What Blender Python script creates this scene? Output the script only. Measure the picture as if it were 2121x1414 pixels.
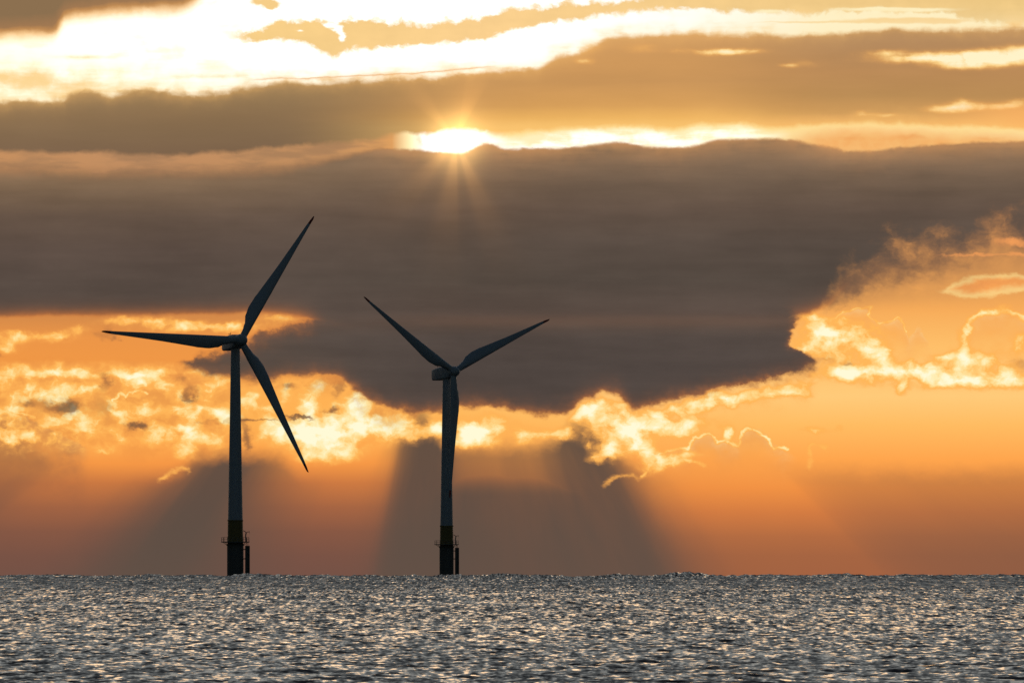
import bpy, bmesh, math, random
import numpy as np
from mathutils import Vector, Matrix

for o in list(bpy.data.objects):
    bpy.data.objects.remove(o)
SC = bpy.context.scene
COL = SC.collection
rad = math.radians

# ------------------------------------------------------------------ camera
CAM_H = 2.2                       # eye height above the sea in metres
FOCAL = 400.0                     # long telephoto, 36 mm sensor
FPX = FOCAL / 36.0 * 2121.0       # focal length in units of 1/2121 of the frame width
LEVEL = 1158.0                    # sky chart ordinate of elevation zero
cam_d = bpy.data.cameras.new("camera")
cam = bpy.data.objects.new("camera", cam_d)
COL.objects.link(cam)
cam_d.lens = FOCAL
cam_d.sensor_width = 36.0
cam_d.clip_start = 0.5
cam_d.clip_end = 60000.0
cam.location = (0, 0, CAM_H)
cam.rotation_euler = (rad(90) + math.atan((LEVEL - 707.0) / FPX), 0, 0)
SC.camera = cam

# ------------------------------------------------------------------ exposure / render
SC.view_settings.view_transform = 'Standard'
SC.view_settings.look = 'None'
SC.view_settings.exposure = 0.0
SC.view_settings.gamma = 1.0
SC.cycles.use_denoising = False
SC.cycles.max_bounces = 4
SC.cycles.caustics_reflective = False
SC.cycles.caustics_refractive = False
SC.cycles.use_adaptive_sampling = True
SC.cycles.adaptive_threshold = 0.01
SC.cycles.adaptive_min_samples = 16
SC.cycles.sample_clamp_indirect = 4.0
SC.render.film_transparent = False

# ------------------------------------------------------------------ sun (low, behind the clouds)
SUN_AZ = math.radians((945 - 1060.5) / 411.3)
SUN_EL = math.radians((LEVEL - 290) / 411.3)
sun_dir = Vector((math.sin(SUN_AZ) * math.cos(SUN_EL), math.cos(SUN_AZ) * math.cos(SUN_EL), math.sin(SUN_EL)))
sl = bpy.data.lights.new("sun", 'SUN')
sl.energy = 0.03                  # almost wholly behind cloud
sl.angle = rad(10.0)
sl.color = (1.0, 0.62, 0.32)
so = bpy.data.objects.new("sun", sl)
COL.objects.link(so)
so.rotation_euler = sun_dir.to_track_quat('Z', 'Y').to_euler()
so.location = (0, 0, 300)

# ------------------------------------------------------------------ small node language
def lin(c):
    out = []
    for v in c[:3]:
        v = v / 255.0
        out.append(v / 12.92 if v <= 0.04045 else ((v + 0.055) / 1.055) ** 2.4)
    return (out[0], out[1], out[2], 1.0)

class Net:
    def __init__(self, tree):
        self.t = tree
    def node(self, kind):
        return self.t.nodes.new(kind)
    def put(self, sock, v):
        if isinstance(v, S):
            self.t.links.new(v.s, sock)
        else:
            sock.default_value = v
    def m(self, op, *a):
        if all(not isinstance(v, S) for v in a) and op in ('ADD', 'SUBTRACT', 'MULTIPLY', 'DIVIDE'):
            x, y = a
            return {'ADD': x + y, 'SUBTRACT': x - y, 'MULTIPLY': x * y, 'DIVIDE': x / y if y else 0}[op]
        n = self.node('ShaderNodeMath'); n.operation = op
        for i, v in enumerate(a):
            self.put(n.inputs[i], v)
        return S(self, n.outputs[0])
    def v(self, op, *a, scale=None, out=0):
        n = self.node('ShaderNodeVectorMath'); n.operation = op
        for i, v in enumerate(a):
            self.put(n.inputs[i], v)
        if scale is not None:
            self.put(n.inputs['Scale'], scale)
        return S(self, n.outputs['Value'] if op in ('DOT_PRODUCT', 'LENGTH', 'DISTANCE') else n.outputs[0])
    def xyz(self, x, y, z=0.0):
        n = self.node('ShaderNodeCombineXYZ')
        for i, v in enumerate((x, y, z)):
            self.put(n.inputs[i], v)
        return S(self, n.outputs[0])
    def sep(self, v):
        n = self.node('ShaderNodeSeparateXYZ'); self.put(n.inputs[0], v)
        return [S(self, n.outputs[i]) for i in range(3)]
    def smooth(self, a, b, x):
        n = self.node('ShaderNodeMapRange'); n.interpolation_type = 'SMOOTHSTEP'
        if a > b:
            n.inputs['From Min'].default_value = b; n.inputs['From Max'].default_value = a
            n.inputs['To Min'].default_value = 1; n.inputs['To Max'].default_value = 0
        else:
            n.inputs['From Min'].default_value = a; n.inputs['From Max'].default_value = b
        self.put(n.inputs['Value'], x)
        return S(self, n.outputs[0])
    def curve(self, x, pts, x0=0.0, x1=2121.0, y1=1414.0, smooth=True):
        """piecewise curve through pts, as a value node chain"""
        f = (x - x0) / (x1 - x0)
        n = self.node('ShaderNodeFloatCurve')
        c = n.mapping.curves[0]
        pts = sorted(pts)
        while len(c.points) < len(pts):
            c.points.new(0.5, 0.5)
        for p, (a, b) in zip(c.points, pts):
            p.location = ((a - x0) / (x1 - x0), b / y1)
            p.handle_type = 'AUTO_CLAMPED' if smooth else 'VECTOR'
        n.mapping.use_clip = False
        n.mapping.extend = 'HORIZONTAL'
        n.mapping.update()
        self.put(n.inputs['Value'], f)
        return S(self, n.outputs[0]) * y1
    def ramp(self, f, stops, x0=0.0, x1=1.0, interp='LINEAR'):
        f = (f - x0) / (x1 - x0) if (x0, x1) != (0.0, 1.0) else f
        n = self.node('ShaderNodeValToRGB'); cr = n.color_ramp; cr.interpolation = interp
        stops = sorted(stops, key=lambda s: s[0])
        while len(cr.elements) < len(stops):
            cr.elements.new(0.5)
        for e, (p, c) in zip(cr.elements, stops):
            e.position = min(1, max(0, (p - x0) / (x1 - x0))); e.color = lin(c)
        self.put(n.inputs[0], f)
        return S(self, n.outputs[0])
    def mix(self, f, a, b, mode='MIX'):
        n = self.node('ShaderNodeMix'); n.data_type = 'RGBA'; n.blend_type = mode
        n.clamp_factor = True
        self.put(n.inputs[0], f); self.put(n.inputs[6], a); self.put(n.inputs[7], b)
        return S(self, n.outputs[2])
    def noise(self, vec, scale=1.0, detail=3.0, rough=0.5, lac=2.0, dist=0.0, color=False):
        n = self.node('ShaderNodeTexNoise'); n.noise_dimensions = '3D'
        self.put(n.inputs['Vector'], vec)
        n.inputs['Scale'].default_value = scale; n.inputs['Detail'].default_value = detail
        n.inputs['Roughness'].default_value = rough; n.inputs['Lacunarity'].default_value = lac
        n.inputs['Distortion'].default_value = dist
        return S(self, n.outputs['Color' if color else 'Fac'])

    def scale(self, c, f):
        n = self.node('ShaderNodeMix'); n.data_type = 'RGBA'; n.clamp_factor = False
        self.put(n.inputs[0], f); n.inputs[6].default_value = (0, 0, 0, 1); self.put(n.inputs[7], c)
        return S(self, n.outputs[2])
    def noise2(self, vec, **k):
        a = self.noise(vec, **k)
        b = self.noise(self.v('ADD', vec, (37.3, 11.9, 5.7)), **k)
        return self.xyz(a - 0.5, b - 0.5, 0.0)
    def group(self, tree, *a):
        n = self.node('ShaderNodeGroup'); n.node_tree = tree
        for i, v in enumerate(a):
            self.put(n.inputs[i], v)
        return S(self, n.outputs[0])

def new_group(name, ins):
    g = bpy.data.node_groups.new(name, 'ShaderNodeTree')
    for nm, kind in ins:
        g.interface.new_socket(name=nm, in_out='INPUT', socket_type=kind)
    g.interface.new_socket(name='out', in_out='OUTPUT', socket_type='NodeSocketFloat')
    gi = g.nodes.new('NodeGroupInput')
    return g, Net(g), gi

def gauss_group():
    VK, FK = 'NodeSocketVector', 'NodeSocketFloat'
    g, N, gi = new_group('soft blob', [('p', VK), ('c', VK), ('k', VK), ('amp', FK), ('acc', FK)])
    I = [S(N, o) for o in gi.outputs[:5]]
    d = N.v('MULTIPLY', N.v('SUBTRACT', I[0], I[1]), I[2])
    e = N.m('EXPONENT', N.v('DOT_PRODUCT', d, d) * -0.9)
    r = N.m('MULTIPLY_ADD', e, I[3], I[4])
    go = g.nodes.new('NodeGroupOutput'); g.links.new(r.s, go.inputs[0])
    return g

def seg_group():
    VK, FK = 'NodeSocketVector', 'NodeSocketFloat'
    g, N, gi = new_group('distance to segment', [('p', VK), ('a', VK), ('d', VK), ('k', VK), ('acc', FK)])
    I = [S(N, o) for o in gi.outputs[:5]]
    r = N.v('SUBTRACT', I[0], I[1])
    h = N.m('MINIMUM', N.m('MAXIMUM', N.v('DOT_PRODUCT', r, I[3]), 0.0), 1.0)
    l = N.v('LENGTH', N.v('SUBTRACT', r, N.v('SCALE', I[2], scale=h)))
    m = N.m('MINIMUM', l, I[4])
    go = g.nodes.new('NodeGroupOutput'); g.links.new(m.s, go.inputs[0])
    return g

class S:
    def __init__(self, net, sock):
        self.n = net; self.s = sock
    def __add__(self, o): return self.n.m('ADD', self, o)
    def __radd__(self, o): return self.n.m('ADD', self, o)
    def __sub__(self, o): return self.n.m('SUBTRACT', self, o)
    def __rsub__(self, o): return self.n.m('SUBTRACT', o, self)
    def __mul__(self, o): return self.n.m('MULTIPLY', self, o)
    def __rmul__(self, o): return self.n.m('MULTIPLY', self, o)
    def __truediv__(self, o): return self.n.m('DIVIDE', self, o)
    def __neg__(self): return self.n.m('MULTIPLY', self, -1.0)

# ------------------------------------------------------------------ sky
B2P = [(300, 640), (345, 700), (370, 752), (410, 774), (470, 782), (540, 792), (610, 782), (690, 780), (730, 806), (770, 836),
       (820, 853), (870, 860), (900, 855), (960, 846), (1020, 846), (1080, 856), (1130, 862), (1175, 856), (1200, 838), (1240, 820),
       (1270, 816), (1295, 832), (1320, 852), (1350, 842), (1450, 822), (1560, 800), (1640, 784), (1680, 770), (1702, 750),
       (1716, 700), (1760, 560)]     # foot of the grey bank
# The sky is written in its own angular chart: X, Y count 1/411.3 of a degree of azimuth and
# elevation, so every cloud has a compass bearing and a height above the horizon.
def build_sky():
    w = bpy.data.worlds.new("World"); SC.world = w
    w.use_nodes = True
    t = w.node_tree; t.nodes.clear()
    N = Net(t)
    tc = N.node('ShaderNodeTexCoord')
    D = S(N, tc.outputs['Generated'])
    dx, dy, dz = N.sep(D)
    az = N.m('ARCTAN2', dx, dy)
    el = N.m('ARCSINE', dz)
    K = 411.3 * 180 / math.pi
    X = az * K + 1060.5
    Y = LEVEL - el * K
    X = N.m('MINIMUM', N.m('MAXIMUM', X, -6000.0), 8000.0)
    P0 = N.xyz(X, Y, 0.0)

    # ---- broad sky: physical sky + veil of bright high cloud round the sun
    sk = N.node('ShaderNodeTexSky'); sk.sky_type = 'NISHITA'; sk.sun_disc = False
    sk.sun_elevation = SUN_EL; sk.sun_rotation = SUN_AZ
    sk.air_density = 1.0; sk.dust_density = 1.5; sk.ozone_density = 2.0; sk.altitude = 0
    nish = N.scale(S(N, sk.outputs[0]), 0.05)
    sdot = N.v('DOT_PRODUCT', D, tuple(sun_dir))
    ang = N.m('ARCCOSINE', N.m('MINIMUM', sdot, 0.99999)) * (180 / math.pi)
    eld = el * (180 / math.pi)
    az_fall = N.smooth(70.0, 8.0, N.m('ABSOLUTE', az) * (180 / math.pi))
    cl = N.noise(N.v('MULTIPLY', D, (1.0, 1.0, 2.6)), 3.2, 5, 0.55)
    veil_c = N.ramp(eld, [(0, (188, 156, 124)), (3, (190, 179, 158)), (7, (178, 177, 170)), (15, (164, 168, 167)),
                          (28, (124, 128, 130)), (45, (84, 88, 96)), (90, (46, 51, 60))], 0.0, 90.0)
    veil = N.scale(veil_c, cl * 1.5 + 0.25)
    broad = N.mix(az_fall * 0.9, nish, veil)

    # ---- noise fields that break up every outline
    nA = N.noise2(N.v('MULTIPLY', P0, (1 / 170, 1 / 90, 1)), detail=3, rough=0.55)
    nB = N.noise2(N.v('MULTIPLY', P0, (1 / 38, 1 / 26, 1)), detail=4, rough=0.6)
    nC = N.noise2(N.v('MULTIPLY', P0, (1 / 13, 1 / 11, 1)), detail=2, rough=0.6)
    def warp(a, ay, b, by, P=None):
        q = N.v('ADD', N.v('MULTIPLY', nA, (a, ay, 0)), N.v('MULTIPLY', nB, (b, by, 0)))
        return N.v('ADD', P0 if P is None else P, q)
    Pf = warp(22, 16, 30, 26)
    Pm = warp(45, 14, 26, 9)
    fl = N.noise(N.v('MULTIPLY', Pf, (1 / 52, 1 / 42, 1)), 1.0, 4, 0.52)       # puffs
    st = N.noise(N.v('MULTIPLY', P0, (1 / 260, 1 / 34, 1)), 1.0, 4, 0.55)     # streaks
    big = N.noise(N.v('MULTIPLY', P0, (1 / 420, 1 / 190, 1)), 1.0, 3, 0.5)
    wisp = N.noise(N.v('MULTIPLY', Pf, (1 / 70, 1 / 55, 1)), 1.0, 5, 0.62)
    puffn = N.noise(N.v('MULTIPLY', Pm, (1 / 120, 1 / 22, 1)), 1.0, 4, 0.5)
    jit = N.noise(N.xyz((X - 945.0) / N.m('MAXIMUM', Y - 290.0, 60.0) * 5.0, Y * 0.0015, 3.3), 1.0, 4, 0.6)
    # everything below waits for these fields (keeps the compiled shader small)
    fl2 = N.noise(N.v('ADD', N.v('MULTIPLY', Pf, (1 / 20, 1 / 16, 1)), (5.1, 2.2, 7.7)), 1.0, 4, 0.55)
    hold = N.v('DOT_PRODUCT', nC, (1, 1, 0)) + fl2 + (fl + st) + (big + wisp) + (puffn + jit)
    X = N.m('MULTIPLY_ADD', hold, 1e-7, X)
    Y = N.m('MULTIPLY_ADD', hold, 1e-7, Y)
    P0 = N.xyz(X, Y, 0.0)
    Pm = warp(45, 14, 26, 9)          # stratus edges
    Pf = N.v('ADD', warp(22, 16, 30, 26), N.v('MULTIPLY', nC, (3, 3, 0)))         # cumulus
    Pr = N.v('ADD', warp(0, 0, 12, 12), N.v('MULTIPLY', nC, (11, 11, 0)))           # thin rims
    Xm, Ym, _ = N.sep(Pm)
    Xf, Yf, _ = N.sep(Pf)

    GB, SG = gauss_group(), seg_group()
    def gsum(p, blobs):
        acc = 0.0
        for b in blobs:
            cx, cy, rx, ry = b[:4]
            acc = N.group(GB, p, (cx, cy, 0), (1.0 / rx, 1.0 / ry, 0), b[4] if len(b) > 4 else 1.0, acc)
        return acc
    def poly(p, pts):
        acc = 9999.0
        for (ax, ay), (bx, by) in zip(pts, pts[1:]):
            dx_, dy_ = bx - ax, by - ay; L2 = dx_ * dx_ + dy_ * dy_
            acc = N.group(SG, p, (ax, ay, 0), (dx_, dy_, 0), (dx_ / L2, dy_ / L2, 0), acc)
        return acc
    def rim(p, pts, w, amp=1.0):
        d = poly(p, pts) * (1.0 / w)
        return N.m('EXPONENT', d * d * -1.0) * (amp * .85) + N.m('EXPONENT', d * -0.4) * (amp * .16)

    # ---- 1. low glow towards the horizon
    right = N.ramp(Y, [(430, (205, 140, 85)), (560, (228, 158, 88)), (640, (247, 172, 90)), (720, (255, 192, 106)),
                       (820, (255, 203, 122)), (880, (255, 188, 98)), (950, (255, 166, 78)), (1010, (242, 146, 68)),
                       (1060, (212, 124, 66)), (1110, (180, 108, 66)), (1150, (166, 101, 66)), (1192, (163, 99, 66))],
                   400.0, 1200.0)
    left = N.ramp(Y, [(430, (140, 100, 72)), (655, (212, 138, 74)), (700, (236, 150, 72)), (745, (240, 152, 70)),
                      (790, (255, 178, 86)), (860, (255, 180, 84)), (920, (254, 168, 78)), (960, (246, 152, 70)),
                      (1000, (206, 122, 66)), (1050, (166, 101, 67)), (1100, (136, 88, 68)), (1150, (122, 83, 69)),
                      (1192, (117, 82, 70))], 400.0, 1200.0)
    c = N.mix(N.smooth(650, 1450, X), left, right)

    # ---- 2. shadows of the clouds in the air, fanning out from the sun
    th = (X - 945.0) / N.m('MAXIMUM', Y - 290.0, 60.0)
    sh = N.curve(th, [(-1.8, .55), (-1.33, .5), (-1.2, .18), (-1.05, .06), (-.95, .2), (-.87, .5), (-.79, .85), (-.72, 1), (-.66, .95),
                      (-.6, .8), (-.54, .6), (-.48, .38), (-.4, .14), (-.32, .02), (-.24, .12), (-.19, .55), (-.14, .97),
                      (-.06, .97), (0, .78), (.06, .66), (.12, .64), (.16, .72), (.2, .7), (.28, .84), (.36, .97), (.43, 1), (.49, .84),
                      (.55, .5), (.62, .2), (.72, .02), (.95, 0), (1.0, .12), (1.08, .26), (1.25, .36), (1.8, .4)], -1.8, 1.8, 1.0)
    mid = N.smooth(-.17, -.1, th) * N.smooth(.5, .4, th) * N.smooth(910, 1030, Y) * 0.97
    sh = N.m('MAXIMUM', sh, mid)
    y0 = N.curve(X, [(0, 850), (60, 900), (150, 950), (300, 970), (370, 960), (420, 925), (500, 925), (560, 925), (640, 975),
                     (760, 955), (800, 900), (860, 840), (930, 905), (1050, 908), (1150, 895), (1190, 860), (1240, 860), (1290, 930),
                     (1400, 960), (2121, 960)])
    on = N.smooth(0.0, 1.0, (Yf - y0 + 10) / 55.0)
    shade = N.m('MINIMUM', sh * on * (jit * 0.36 + 0.82), 1.0)
    dark_air = N.ramp(Y, [(850, (86, 73, 65)), (1000, (93, 77, 67)), (1100, (94, 79, 69)), (1192, (96, 80, 70))], 800.0, 1200.0)
    c = N.mix(shade * 0.97, c, dark_air)

    # ---- 3. sunlit cumulus: one light field, coloured afterwards
    L = gsum(Pf, [
        (420, 676, 120, 12, 1.0), (270, 664, 70, 9, .55), (585, 661, 40, 7, .55), (60, 697, 80, 10, .85), (125, 699, 24, 13, .5),
        (15, 718, 35, 14, .7), (165, 681, 20, 9, .5), (60, 773, 100, 12, 1.1), (285, 776, 60, 9, 1.15), (170, 776, 60, 9, .7),
        (175, 812, 20, 24, .6), (120, 885, 50, 14, .5), (150, 905, 34, 20, .75), (235, 888, 28, 26, .6), (398, 892, 28, 20, 1.1),
        (385, 930, 26, 20, 1.0), (409, 845, 16, 14, 1.0), (330, 850, 34, 16, .6), (212, 937, 22, 6, .5), (290, 845, 50, 40, .35)])
    L2 = gsum(Pf, [
        (640, 834, 22, 24, 1.2), (734, 834, 30, 24, 1.3), (575, 885, 40, 22, .9), (620, 895, 50, 26, .8), (690, 890, 75, 34, 1.0),
        (785, 884, 62, 26, 1.1), (846, 882, 20, 18, .7), (680, 935, 55, 20, 1.0), (640, 945, 20, 14, .4), (459, 856, 26, 20, 1.1),
        (660, 795, 30, 14, .8), (522, 832, 26, 20, .95), (560, 848, 28, 12, .6), (588, 810, 16, 22, .7), (455, 905, 22, 26, .7),
        (905, 886, 18, 20, .8), (1002, 890, 44, 26, 1.15), (960, 905, 40, 18, .7), (1145, 894, 40, 10, .95), (1090, 903, 30, 13, .8)])
    L3 = gsum(Pf, [
        (1223, 856, 28, 16, 1.2), (1272, 863, 22, 18, 1.0), (1243, 832, 26, 10, .6), (1299, 832, 9, 15, .5), (1300, 886, 50, 18, 1.2),
        (1267, 932, 22, 20, 1.2), (1327, 926, 28, 22, 1.25), (1230, 947, 16, 10, .8), (1219, 922, 9, 10, .6), (1390, 882, 55, 13, 1.1),
        (1400, 852, 34, 12, .7), (1510, 824, 40, 13, .7), (1640, 814, 34, 9, .75), (1450, 838, 30, 10, .5), (1360, 862, 30, 10, .4),
        (1692, 888, 32, 7, .7), (1738, 883, 12, 6, .3), (1504, 901, 12, 12, 1.8)])
    L4 = gsum(Pf, [
        (1718, 695, 32, 18, 1.0), (1765, 688, 28, 26, .55), (1808, 705, 22, 30, .6), (1745, 772, 34, 10, 1.1), (1830, 772, 54, 16, 1.15),
        (1905, 763, 34, 18, 1.1), (1965, 790, 60, 13, .9), (2080, 790, 70, 14, .95), (2035, 742, 40, 13, .55), (1870, 804, 13, 12, .95),
        (1994, 715, 11, 28, .75), (1958, 737, 24, 5, .6), (2108, 712, 16, 22, .6), (1835, 738, 16, 22, .6), (2010, 765, 60, 20, .5),
        (1672, 722, 22, 10, .7), (1660, 700, 24, 12, .4), (1700, 660, 40, 10, .5)])
    LL = L + L2 * 1.05 + (L3 * 0.85 + L4)
    B2 = N.curve(Xf, B2P)
    e2 = Yf - B2
    ba = (e2 - 17.0) * (1 / 13.0)
    bb = (e2 - 45.0) * (1 / 50.0)
    win = N.smooth(1150, 1230, X) * N.smooth(1730, 1660, X)
    LL = LL + N.m('EXPONENT', ba * ba * -1.0) * win * 0.55 + N.m('EXPONENT', bb * bb * -1.0) * win * 0.2
    LL = LL + gsum(Pf, [(1735, 705, 70, 44, .6), (1690, 690, 40, 34, .4), (1800, 740, 60, 34, .4), (1900, 778, 220, 20, .45), (2060, 760, 90, 34, .35), (1290, 900, 60, 44, .4), (650, 880, 150, 50, .3),
                        (1000, 890, 120, 26, .35), (1420, 880, 70, 26, .3), (1378, 955, 38, 16, .75), (1345, 965, 22, 15, .6),
                        (1420, 938, 50, 12, .5), (1850, 690, 60, 36, .22), (2050, 690, 70, 40, .2), (1960, 745, 40, 26, .3)])
    env = N.smooth(735, 775, Yf) * N.smooth(975, 880, Yf) * N.smooth(600, 420, Xf)
    mott = N.smooth(0.22, 0.8, fl * 0.8 + fl2 * 0.2)
    c = N.mix(env * N.smooth(0.56, 0.34, fl) * 0.5, c, lin((214, 128, 66)))
    LL = N.m('MAXIMUM', LL * (fl * 0.8 + fl2 * 0.45 + 0.10), env * mott * 0.9)
    LL = LL + ((fl - 0.5) * 1.5 + (fl2 - 0.5) * 0.55) * N.smooth(0.08, 0.5, LL)
    thin = N.m('MAXIMUM', rim(Pr, [(1352, 944), (1382, 933), (1404, 929), (1426, 929), (1437, 906), (1453, 900), (1467, 895), (1478, 903),
                                   (1486, 915), (1503, 911), (1519, 919), (1529, 921), (1535, 895), (1546, 888), (1563, 891), (1576, 899),
                                   (1593, 911), (1604, 928), (1620, 926), (1630, 930)], 4.4, .82),
               rim(Pr, [(1330, 985), (1352, 965), (1378, 966), (1388, 944), (1407, 949), (1440, 955), (1460, 962)], 5.0, .6))
    thin = N.m('MAXIMUM', thin, rim(Pr, [(1710, 669), (1737, 652), (1760, 643), (1787, 638), (1804, 637), (1797, 654), (1809, 664), (1821, 670),
                                         (1843, 665), (1860, 658), (1870, 669), (1876, 686)], 3.4, .6))
    thin = N.m('MAXIMUM', thin, rim(Pf, [(1988, 760), (1993, 710), (2003, 681), (2013, 659), (2035, 647), (2055, 646), (2074, 640), (2091, 644),
                                         (2106, 654), (2140, 668)], 8.0, .85))
    thin = N.m('MAXIMUM', thin, rim(Pr, [(1251, 1007), (1270, 990), (1290, 983), (1311, 984), (1322, 993), (1332, 986), (1345, 960)], 6.0, .33))
    thin = N.m('MAXIMUM', thin, rim(Pr, [(235, 828), (251, 814), (262, 820), (271, 811), (292, 808), (305, 815)], 3.6, 1.0))
    thin = N.m('MAXIMUM', thin, rim(Pr, [(-40, 850), (22, 852), (46, 858), (72, 864)], 4.0, .7))
    thin = N.m('MAXIMUM', thin, rim(Pf, [(1676, 968), (1677, 936), (1684, 922), (1697, 920), (1710, 929)], 7.0, .4))
    thin = N.m('MAXIMUM', thin, rim(Pf, [(330, 992), (350, 978), (372, 971), (388, 974)], 6.0, .38))
    LL = N.m('MAXIMUM', LL, thin * (fl * 1.3 + fl2 * 1.7 - 0.62))
    lit = N.ramp(LL, [(0, (253, 172, 86)), (.22, (254, 174, 84)), (.48, (255, 184, 90)), (.74, (255, 214, 134)), (1.0, (255, 237, 178)),
                      (1.25, (255, 250, 214))], 0.0, 1.4)
    def under(pts, x0, x1, depth, col, amt, glow=0.55):
        q = Yf - N.curve(Xf, pts) + (fl2 - 0.5) * 10.0
        edge = N.smooth(-4.0, 4.0, q) * N.smooth(x0, x0 + 40, X) * N.smooth(x1, x1 - 40, X)
        qq = N.m('MAXIMUM', q, 0.0)
        cc = N.mix(edge * N.m('EXPONENT', qq * (-1.0 / depth)) * N.smooth(0.15, 0.75, fl) * amt, c, lin(col))
        return N.mix(edge * N.m('EXPONENT', qq * -0.075) * N.smooth(0.32, 0.62, fl2 * 0.5 + fl * 0.5) * glow, cc, lin((255, 226, 158)))
    c = under([(1340, 945), (1400, 929), (1426, 927), (1440, 905), (1467, 895), (1486, 915), (1525, 918), (1537, 893), (1563, 890), (1593, 911), (1610, 927), (1650, 948), (1700, 985)],
              1330, 1655, 46.0, (232, 146, 70), 0.95)
    c = under([(1700, 672), (1737, 652), (1790, 638), (1810, 664), (1843, 665), (1860, 658), (1872, 672), (1880, 704), (1900, 682), (1915, 695), (1930, 740)],
              1690, 1940, 40.0, (244, 160, 80), 0.9)
    c = under([(1985, 740), (1995, 700), (2013, 660), (2055, 646), (2091, 645), (2121, 660)], 1975, 2400, 44.0, (244, 162, 82), 0.8)
    c = under([(-50, 852), (22, 856), (72, 868), (140, 908), (210, 940)], -400, 190, 80.0, (142, 94, 70), 1.0, 0.3)
    c = N.mix(N.smooth(0.06, 0.5, LL), c, lit)

    # small grey shreds in front of the lit cloud
    gs = gsum(N.v('ADD', P0, N.v('ADD', N.v('MULTIPLY', nB, (64, 34, 0)), N.v('MULTIPLY', nC, (16, 14, 0)))), [(120, 846, 50, 16, .8), (150, 838, 20, 12, .5), (285, 884, 24, 10, 1.2), (216, 788, 12, 18, .7), (58, 832, 22, 10, .6),
                   (375, 784, 14, 10, .6), (398, 806, 18, 14, .6), (390, 826, 14, 12, .7), (205, 838, 20, 30, .35), (50, 875, 22, 10, .4),
                   (618, 863, 34, 4.5, 1.1), (540, 873, 60, 3.5, .6), (686, 845, 16, 7, .8), (595, 800, 26, 9, .6), (430, 872, 40, 4, .45),
                   (222, 862, 14, 34, .3), (510, 905, 12, 40, .75), (1758, 750, 16, 7, .5), (1700, 748, 30, 8, .4), (215, 690, 22, 14, .5),
                   (240, 700, 12, 10, .5), (2110, 755, 22, 16, .5), (700, 800, 14, 22, .7), (0, 738, 14, 6, .5)])
    gs = gs * (fl * 1.0 + 0.5)
    gcol = N.ramp(gs, [(0, (205, 130, 72)), (.6, (160, 105, 66)), (1.1, (96, 74, 62))], 0.0, 1.2)
    c = N.mix(N.smooth(0.12, 0.85, gs) * 0.85, c, gcol)

    # ---- 4. lens shaped cloud at the right and the brown haze above it
    lens_t = N.curve(X, [(1900, 610), (1945, 606), (1970, 592), (2010, 576), (2060, 569), (2121, 570)])
    lens_b = N.curve(X, [(1900, 610), (1945, 607), (1990, 618), (2050, 614), (2121, 606)])
    ins = N.smooth(-4.0, 5.0, Yf - lens_t) * N.smooth(-4.0, 5.0, lens_b - Yf) * N.smooth(1930, 1955, X)
    edge = N.m('MINIMUM', Yf - lens_t, (lens_b - Yf) * 0.7)
    lcol = N.ramp(edge, [(0, (255, 205, 125)), (5, (255, 208, 130)), (14, (250, 166, 88)), (26, (238, 148, 82))], 0.0, 30.0)
    c = N.mix(ins, c, lcol)

    # ---- 5. the great grey bank
    B1 = N.curve(X, [(0, 659), (150, 655), (300, 656), (470, 651), (560, 652), (640, 664), (690, 700), (760, 720), (1500, 720), (1590, 700), (1640, 662),
                     (1690, 646), (1722, 626), (1745, 596), (1790, 566), (1850, 540), (1920, 524), (2000, 510), (2060, 492), (2121, 484)])
    Tp = N.curve(X, [(0, 346), (200, 352), (400, 350), (560, 345), (700, 326), (800, 308), (870, 308), (925, 316), (965, 314), (1000, 298), (1015, 296), (1040, 304),
                     (1150, 306), (1210, 300), (1280, 293), (1350, 302), (1400, 303), (1480, 292), (1570, 287), (1640, 290), (1720, 303),
                     (1800, 311), (1880, 302), (2000, 298), (2121, 294)])
    bx1, by1 = N.sep(warp(30, 10, 18, 8))[:2]
    bx2, by2 = N.sep(warp(20, 18, 44, 34))[:2]
    # softness differs along the edge: feathered upper right, crisp lower right
    d1 = B1 - by1
    d2 = N.curve(X, B2P) - by2
    feath = N.smooth(1670, 1745, X) * N.smooth(655, 600, Y) * 85.0 + N.smooth(560, 660, X) * 4.0 + 10.0
    m1 = N.smooth(0.0, 1.0, (d1 + (wisp - 0.5) * feath * 1.7) / feath + 0.35)
    d2r = N.m('MINIMUM', d2, (1690.0 - bx2 + (by2 - 740.0) * 0.25) * 1.2)
    bite = gsum(Pf, [(1668, 700, 44, 26, 70), (1650, 716, 26, 12, 30), (1690, 668, 30, 14, 30)])
    d2r = d2r - bite
    d2l = (bx2 - 612.0) * 0.316 + (by2 - 668.0) * 0.949 + (wisp - 0.5) * 60.0
    d2r = d2r + ((wisp - 0.5) * 26.0 + (fl2 - 0.5) * 16.0) * N.smooth(1250, 1600, X)
    soft2 = N.smooth(760, 300, X) * 14.0 + N.smooth(1560, 1660, X) * 12.0 + 14.0
    m2 = N.smooth(0.0, 1.0, N.m('MINIMUM', d2r, d2l) / soft2 + 0.35) * N.smooth(600, 665, Y)
    rag = N.smooth(0.42, 0.6, wisp) * N.smooth(-46, -6, d2r) * N.smooth(470, 700, X) * N.smooth(900, 740, X) * 0.6
    m2 = N.m('MAXIMUM', m2, rag)
    bottom = N.m('MAXIMUM', m1, m2)
    dt = Ym - Tp + (fl - 0.5) * 12.0 + (fl2 - 0.5) * 6.0
    dt_soft = N.smooth(840, 500, X) * 42 + 13.0
    top = N.smooth(0.0, 1.0, dt / dt_soft + 0.4)
    mass = bottom * top
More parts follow.
